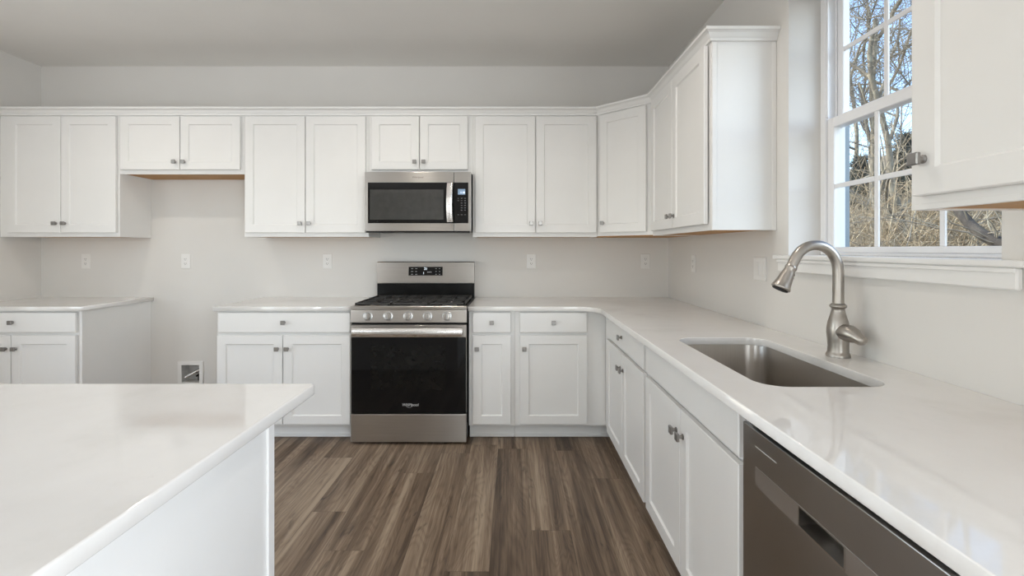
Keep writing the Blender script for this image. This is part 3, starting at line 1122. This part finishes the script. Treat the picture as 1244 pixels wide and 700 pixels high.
# ------------------------------------------------------------------ outlets
def outlet(label, loc, rz, gangs=1, kind='outlet'):
    t = thing('wall_outlet' if kind == 'outlet' else 'wall_switch', label, 'outlet' if kind == 'outlet' else 'switch', loc, rz, 'white wall plates')
    wd = 0.072 if gangs == 1 else 0.117
    MB().box(-wd / 2, wd / 2, -0.006, 0, -0.058, 0.058, 0.003, None, 2).build('plate', PLASTIC, t)
    for g in range(gangs):
        xo = 0 if gangs == 1 else (-0.023 + 0.046 * g)
        if kind == 'outlet':
            rc = MB().box(xo - 0.0165, xo + 0.0165, -0.0082, -0.0058, -0.034, 0.034, 0.001).build('receptacle', PLASTIC, t)
            sl = MB()
            for zz in (-0.018, 0.018):
                sl.box(xo - 0.0075, xo - 0.0050, -0.0086, -0.0081, zz - 0.004, zz + 0.006)
                sl.box(xo + 0.0050, xo + 0.0075, -0.0086, -0.0081, zz - 0.003, zz + 0.005)
                sl.lathe([(0.0026, -0.0081), (0.0026, -0.0086)], c=(xo, 0, zz - 0.009), axis='Y', n=10)
            sl.build('slots', SLOT, rc)
        else:
            MB().box(xo - 0.0165, xo + 0.0165, -0.0082, -0.0058, -0.034, 0.034, 0.001).build('rocker', PLASTIC, t)
    return t


def wx(p):
    return (p - 623) * BW / 575


zo = EYE - (317.5 - 303) * BW / 575
outlet('white outlet on the back wall above the far left countertop', (wx(105), BW, zo), 0)
outlet('white outlet on the back wall inside the fridge bay', (wx(226), BW, zo), 0)
outlet('white outlet on the back wall left of the range', (wx(398), BW, zo), 0)
outlet('white outlet on the back wall right of the range', (wx(645.5), BW, zo), 0)
outlet('white outlet on the back wall next to the right corner', (wx(784), BW, zo), 0)
outlet('white outlet on the window wall below the corner wall cabinets', (RW, 3.248, 1.183), -PI / 2)
outlet('white double switch plate on the window wall left of the windowsill', (RW, 2.375, 1.183), -PI / 2, 2, 'switch')

# ------------------------------------------------------------------ water outlet box in the fridge bay
t = thing('water_outlet_box', 'recessed white water supply box low on the fridge bay wall', 'outlet box', ((WBX0 + WBX1) / 2, BW, (WBZ0 + WBZ1) / 2), 0)
fw_, fh_ = (WBX1 - WBX0) / 2, (WBZ1 - WBZ0) / 2
fr = flat_solid('frame', [(-fw_ - 0.026, -fh_ - 0.026), (fw_ + 0.026, -fh_ - 0.026), (fw_ + 0.026, fh_ + 0.026), (-fw_ - 0.026, fh_ + 0.026)],
                [[(-fw_ + 0.004, -fh_ + 0.004), (fw_ - 0.004, -fh_ + 0.004), (fw_ - 0.004, fh_ - 0.004), (-fw_ + 0.004, fh_ - 0.004)]], 0.010, PLASTIC, 0.002, t)
fr.rotation_euler = (PI / 2, 0, 0)
fr.location = (0, -0.0055, 0)
m = MB()
e = 0.002
m.rings([[(-fw_ + e, 0, -fh_ + e), (fw_ - e, 0, -fh_ + e), (fw_ - e, 0, fh_ - e), (-fw_ + e, 0, fh_ - e)],
         [(-fw_ + 0.006, 0.085, -fh_ + 0.006), (fw_ - 0.006, 0.085, -fh_ + 0.006), (fw_ - 0.006, 0.085, fh_ - 0.006), (-fw_ + 0.006, 0.085, fh_ - 0.006)]], cap0=False)
m.build('recess', GREYPLAS, t)['label'] = 'grey recessed box'
m = MB()
m.tube([(0.060, 0.060, 0.030), (0.045, 0.040, 0.022), (0.010, 0.028, 0.002), (-0.030, 0.020, -0.020), (-0.055, 0.012, -0.036)], 0.012, 12)
m.build('supply_hose', STEEL_BRIGHT, t, smooth=True)['label'] = 'shiny braided supply hose'
m = MB()
m.lathe([(0.010, -0.066), (0.010, -0.03), (0.014, -0.028), (0.014, -0.016), (0.007, -0.012)], c=(0.036, 0.045, 0), n=14)
m.tube([(0.036, 0.045, -0.022), (0.036, 0.012, -0.022)], 0.007, 10)
m.build('valve', BLACK, t, smooth=True)['label'] = 'dark shutoff valve'

# baseboard inside the fridge bay
struct(MB().box(-2.884, -1.980, BW - 0.014, BW - 0.0005, 0.0005, 0.10, 0.003).build('baseboard_back', TRIM), 'white baseboard across the fridge bay', 'baseboard')

# ------------------------------------------------------------------ kitchen window
t = bpy.data.objects.new('window_1', None)
COL.objects.link(t)
t.location = (0, 0, 0)
struct(t, 'white double-hung window over the sink', 'window')
fx0, fx1 = 1.385, 1.475
Y0, Y1, Z0, Z1 = WY0 + 0.0005, WY1 - 0.0005, 1.256, WZ1 - 0.0005
f = MB()
fwid = 0.034
f.box(fx0, fx1, Y0, Y0 + fwid, Z0, Z1, 0.002).box(fx0, fx1, Y1 - fwid, Y1, Z0, Z1, 0.002)
f.box(fx0, fx1, Y0 + fwid, Y1 - fwid, Z1 - fwid, Z1, 0.002)
f.box(fx0, fx1, Y0 + fwid, Y1 - fwid, Z0, Z0 + 0.010, 0.001)
for yy in (Y0 + fwid, Y1 - fwid - 0.010):          # parting strips of the upper track
    f.box(fx0 + 0.004, fx0 + 0.012, yy, yy + 0.010, 1.862, Z1 - fwid, 0.001)
    f.box(1.4275, 1.4325, yy, yy + 0.010, Z0 + 0.01, Z1 - fwid, 0.001)
f.build('frame', VINYL, t)


def sash(x0, x1, z0, z1, gz0, gz1, ymunt, zm, name):
    s_ = MB()
    a, b = Y0 + fwid + 0.001, Y1 - fwid - 0.001
    st = 0.040
    s_.box(x0, x1, a, a + st, z0, z1, 0.003).box(x0, x1, b - st, b, z0, z1, 0.003)
    s_.box(x0, x1, a + st, b - st, z0, gz0, 0.003).box(x0, x1, a + st, b - st, gz1, z1, 0.003)
    so = s_.build(name, VINYL, t)
    xm = (x0 + x1) / 2
    MB().box(xm - 0.002, xm + 0.002, a + st - 0.004, b - st + 0.004, gz0 - 0.004, gz1 + 0.004).build('pane', GLASS, so)
    g = MB()
    for ym in ymunt:
        g.box(xm - 0.012, xm - 0.003, ym - 0.010, ym + 0.010, gz0, gz1, 0.002)
    ys = [a + st] + sorted(ymunt) + [b - st]
    for c0, c1 in zip(ys, ys[1:]):
        g.box(xm - 0.0118, xm - 0.0032, c0 + 0.010 if c0 in ymunt else c0, c1 - 0.010 if c1 in ymunt else c1, zm - 0.010, zm + 0.010, 0.002)
    g.build('muntin', VINYL, so)
    return so


sash(1.394, 1.426, 1.267, 1.856, 1.291, 1.812, [1.542, 1.822], 1.555, 'lower_sash')
sash(1.434, 1.466, 1.820, 2.418, 1.874, 2.385, [1.542, 1.826], 2.153, 'upper_sash')
ex = MB()
for yy in (Y0 - 0.07, Y1 - 0.006):
    ex.box(1.4755, 1.515, yy, yy + 0.076, 1.22, 2.50, 0.003)
ex.box(1.4755, 1.515, Y0, Y1, 1.20, 1.235, 0.003)
ex.box(1.4755, 1.515, Y0, Y1, WZ1 - 0.01, WZ1 + 0.07, 0.003)
ex.build('outer_casing', SIDING, t)['label'] = 'blue-grey outer casing'
# stool and apron
st = MB()
st.box(RW - 0.030, RW - 0.0005, 1.126, 2.215, 1.236, 1.255, 0.005, None, 2)
st.box(RW - 0.0008, 1.3845, WY0 + 0.0006, WY1 - 0.0006, 1.2375, 1.255, 0.0005)
struct(st.build('trim_1', TRIM), 'white windowsill over the sink', 'sill')
ap = MB()
ap.box(RW - 0.018, RW - 0.0005, 1.150, 2.190, 1.180, 1.2355, 0.004)
ap.box(RW - 0.024, RW - 0.018, 1.150, 2.190, 1.222, 1.2355, 0.002)
struct(ap.build('trim_2', TRIM), 'white apron board below the windowsill', 'trim')


# ------------------------------------------------------------------ outdoors: rising ground, thicket, bare trees
rnd = random.Random(7)


def bark_mat(name, c0, c1, c2):
    m, n, l, b = nt(name)
    a = noise_node(n, l, 5.0, 5, (1, 1, 0.35), 0.7)
    r = ramp(n, [(0.32, c0), (0.52, c1), (0.68, c2)])
    l.new(a.outputs['Fac'], r.inputs[0])
    l.new(r.outputs[0], b.inputs['Base Color'])
    b.inputs['Roughness'].default_value = 0.9
    return m


BARK = bark_mat('grey_bark', (0.10, 0.085, 0.065), (0.26, 0.225, 0.17), (0.46, 0.42, 0.32))
BARK_DARK = bark_mat('dark_bark', (0.035, 0.03, 0.026), (0.07, 0.06, 0.05), (0.15, 0.13, 0.10))
TWIG = bark_mat('dry_twigs', (0.16, 0.12, 0.075), (0.40, 0.32, 0.21), (0.62, 0.54, 0.39))
GROUND = bark_mat('leaf_litter', (0.10, 0.075, 0.05), (0.22, 0.17, 0.11), (0.36, 0.29, 0.20))
NEEDLE = bark_mat('dark_needles', (0.020, 0.03, 0.025), (0.045, 0.06, 0.05), (0.10, 0.12, 0.10))


def ground_z(x, y):
    d_ = max(0.0, x - 2.2)
    return -0.5 + 0.15 * d_ + 0.004 * d_ * d_ + 0.12 * mnoise.noise(Vector((x * 0.3, y * 0.3, 0)))


gv, gf = [], []
NX, NY = 40, 48
for i in range(NX + 1):
    for j in range(NY + 1):
        x = 1.62 + 46 * (i / NX) ** 1.5
        y = -12 + 66 * j / NY
        gv.append((x, y, ground_z(x, y)))
for i in range(NX):
    for j in range(NY):
        a = i * (NY + 1) + j
        gf.append((a, a + NY + 1, a + NY + 2, a + 1))
me = bpy.data.meshes.new('ground')
me.from_pydata(gv, [], gf)
me.materials.append(GROUND)
go = bpy.data.objects.new('ground', me)
COL.objects.link(go)
struct(go, 'leaf-strewn ground rising outside the window', 'ground')


class Tubes:
    """fast collector of many thin tapering tubes in one mesh"""
    def __init__(self):
        self.v, self.f = [], []

    def add(self, pts, r0, r1, n=5):
        k = len(pts)
        base_ = len(self.v)
        t0 = (pts[1] - pts[0]).normalized()
        u = t0.cross(Vector((0.31, 0.17, 0.93))).normalized()
        for i, p in enumerate(pts):
            t_ = (pts[min(i + 1, k - 1)] - pts[max(i - 1, 0)]).normalized()
            u = (u - t_ * u.dot(t_)).normalized()
            w_ = t_.cross(u)
            r = r0 + (r1 - r0) * i / (k - 1)
            for a in range(n):
                c, s_ = math.cos(2 * PI * a / n), math.sin(2 * PI * a / n)
                self.v.append(p + (u * c + w_ * s_) * r)
        for i in range(k - 1):
            for a in range(n):
                b = (a + 1) % n
                self.f.append((base_ + i * n + a, base_ + i * n + b, base_ + (i + 1) * n + b, base_ + (i + 1) * n + a))

    def build(self, name, mat, parent=None, origin=(0, 0, 0)):
        me = bpy.data.meshes.new(name)
        o_ = Vector(origin)
        me.from_pydata([v - o_ for v in self.v], [], self.f)
        for p in me.polygons:
            p.use_smooth = True
        me.materials.append(mat)
        o = bpy.data.objects.new(name, me)
        COL.objects.link(o)
        if parent is not None:
            o.parent = parent
        else:
            o.location = origin
        return o


def wander(p, d, L, n, wob, sag=0.0):
    pts = [p.copy()]
    d = d.normalized()
    for i in range(n):
        d = (d + Vector((rnd.gauss(0, wob), rnd.gauss(0, wob), rnd.gauss(0, wob) + sag))).normalized()
        p = p + d * (L / n)
        pts.append(p.copy())
    return pts, d


def grow(T, TW, p, d, L, r, depth, wob=0.16):
    n = max(4, int(L / 0.28)) if depth > 1 else 5
    n = min(n, 12)
    pts, dd = wander(p, d, L, n, wob, 0.02)
    (T if r > 0.012 else TW).add(pts, r, r * 0.55, 7 if r > 0.05 else (5 if r > 0.012 else 3))
    if depth == 0:
        return
    kids = rnd.randint(3, 5) if depth > 1 else rnd.randint(4, 6)
    for k in range(kids):
        q_ = rnd.uniform(0.3, 1.0)
        i = min(int(q_ * n), n - 1)
        loc_d = (pts[i + 1] - pts[i]).normalized()
        rv = Vector((rnd.gauss(0, 1), rnd.gauss(0, 1), rnd.gauss(0, 1) * 0.7 + 0.15))
        rv = (rv - loc_d * rv.dot(loc_d)).normalized()
        nd = (loc_d * rnd.uniform(0.35, 0.9) + rv * rnd.uniform(0.5, 1.0)).normalized()
        grow(T, TW, pts[i], nd, L * rnd.uniform(0.45, 0.72), max(0.0045, r * rnd.uniform(0.36, 0.55)), depth - 1, wob * 1.15)


def tree(label, x, y, lean, L, r, depth, mat, twmat, name='bare_tree'):
    z = ground_z(x, y) - 0.05
    t = thing(name, label, 'tree', (x, y, z), 0, 'leafless trees outside the window')
    T, TW = Tubes(), Tubes()
    grow(T, TW, Vector((x, y, z)), Vector(lean), L, r, depth, 0.10)
    T.build('trunk_and_branches', mat, t, (x, y, z))
    if TW.v:
        TW.build('twigs', twmat, t, (x, y, z))
    return t


# directions seen through the window run from about 0.68 to 1.03 across X / Y
def at(k, dist):
    return (k * dist, dist)


tree('tall pale bare tree with spreading boughs seen through the upper sash', *at(0.755, 9.5), (0.06, 0.0, 1), 5.6, 0.075, 5, BARK, BARK)
tree('bare tree behind the right columns of the upper sash', *at(0.845, 8.6), (-0.03, 0.12, 1), 5.0, 0.068, 5, BARK, BARK)
tree('slim bare tree at the left edge of the window view', *at(0.705, 12.5), (0.1, 0.0, 1), 6.5, 0.085, 5, BARK, BARK)
tree('distant dark bare tree on the rise behind the thicket', *at(0.80, 14.5), (0.0, 0.1, 1), 6.0, 0.10, 4, BARK_DARK, BARK_DARK)
tree('bare tree far right beyond the window edge', *at(0.96, 10.0), (0.0, 0.0, 1), 6.0, 0.10, 4, BARK, BARK)
tree('slender bare tree far back behind the left window column', *at(0.725, 17.5), (0.0, 0.0, 1), 7.0, 0.09, 4, BARK, BARK)
tree('slender bare tree far back behind the middle window column', *at(0.815, 19.0), (0.05, 0.0, 1), 7.0, 0.09, 4, BARK, BARK)


def evergreen(label, x, y, h, rad):
    z = ground_z(x, y) - 0.05
    t = thing('evergreen_tree', label, 'tree', (x, y, z), 0, 'evergreens behind the thicket')
    T = Tubes()
    T.add([Vector((x, y, z)), Vector((x, y, z + h * 0.5)), Vector((x, y, z + h))], 0.10, 0.02, 6)
    T.build('trunk', BARK_DARK, t, (x, y, z))
    T = Tubes()
    for k in range(420):
        q_ = rnd.random()
        L = rad * (1.02 - q_) ** 0.8 * rnd.uniform(0.6, 1.1)
        a = rnd.uniform(0, 2 * PI)
        p = Vector((x, y, z + h * (0.08 + 0.9 * q_)))
        pts, _ = wander(p, Vector((math.cos(a), math.sin(a), 0.15)), L, 5, 0.10, -0.09)
        T.add(pts, 0.022, 0.006, 4)
        for j in range(9):
            i = rnd.randint(1, 4)
            p2, _ = wander(pts[i] + (pts[i + 1] - pts[i]) * rnd.random(), Vector((rnd.gauss(0, 1), rnd.gauss(0, 1), rnd.gauss(-0.3, 0.4))), 0.32, 2, 0.2)
            T.add(p2, 0.014, 0.004, 3)
    T.build('needle_boughs', NEEDLE, t, (x, y, z))


evergreen('dark evergreen standing behind the middle column of the lower sash', *at(0.83, 15.5), 3.6, 1.1)
evergreen('small dark evergreen at the left column of the lower sash', *at(0.735, 16.5), 3.3, 0.9)

# a heavy dark bough sweeping down at the lower right corner of the window
tb = thing('fallen_bough', 'thick dark curved bough in the lower right corner of the window', 'tree', (*at(0.93, 4.3), ground_z(*at(0.93, 4.3))), 0, None)
T = Tubes()
o0 = Vector(tb.location)
P = []
for (px_, py_, dist) in ((1150, 236, 4.5), (1166, 258, 4.4), (1178, 272, 4.3), (1193, 285, 4.2), (1210, 294, 4.1), (1232, 300, 4.0), (1262, 318, 3.9), (1300, 350, 3.8)):
    P.append(Vector(((px_ - 623) / 575 * dist, dist, EYE - (py_ - 303) / 575 * dist)))
P.append(Vector((P[-1].x + 0.25, P[-1].y - 0.1, ground_z(P[-1].x + 0.25, P[-1].y - 0.1) - 0.05)))
T.add(P, 0.035, 0.075, 8)
T.build('bough', BARK_DARK, tb, o0)
T = Tubes()
for k in range(26):
    i = rnd.randint(0, 5)
    pts, _ = wander(P[i], Vector((rnd.gauss(0, 1), rnd.gauss(0, 1), rnd.uniform(0.2, 1.4))), rnd.uniform(0.4, 1.1), 6, 0.25)
    T.add(pts, 0.007, 0.003, 4)
T.build('twigs', BARK, tb, o0)

# thicket of dry brambles: uncountable stems
T = Tubes()
for k in range(6500):
    q_ = rnd.random()
    dist = 6.5 + 14.0 * q_ ** 0.9
    k_ = rnd.uniform(0.60, 1.12)
    x, y = k_ * dist + rnd.gauss(0, 0.2), dist
    z = ground_z(x, y)
    hgt = rnd.uniform(1.0, 2.9) * (0.75 + 0.35 * math.sin(x * 1.3 + 0.7 * y) * math.sin(y * 0.9))
    d = Vector((rnd.gauss(0, 0.55), rnd.gauss(0, 0.55), 1))
    pts, dd = wander(Vector((x, y, z)), d, hgt * 1.35, 7, 0.22, -0.10)
    T.add(pts, rnd.uniform(0.007, 0.014), 0.004, 3)
    for j in range(3):
        i = rnd.randint(1, 5)
        p2, _ = wander(pts[i], Vector((rnd.gauss(0, 1), rnd.gauss(0, 1), rnd.gauss(0.3, 0.7))), rnd.uniform(0.3, 0.9), 4, 0.3, -0.05)
        T.add(p2, 0.006, 0.003, 3)
th = T.build('bramble_thicket', TWIG)
th['kind'] = 'stuff'
tag(th, 'tangle of dry tan brambles outside the window', 'brush')
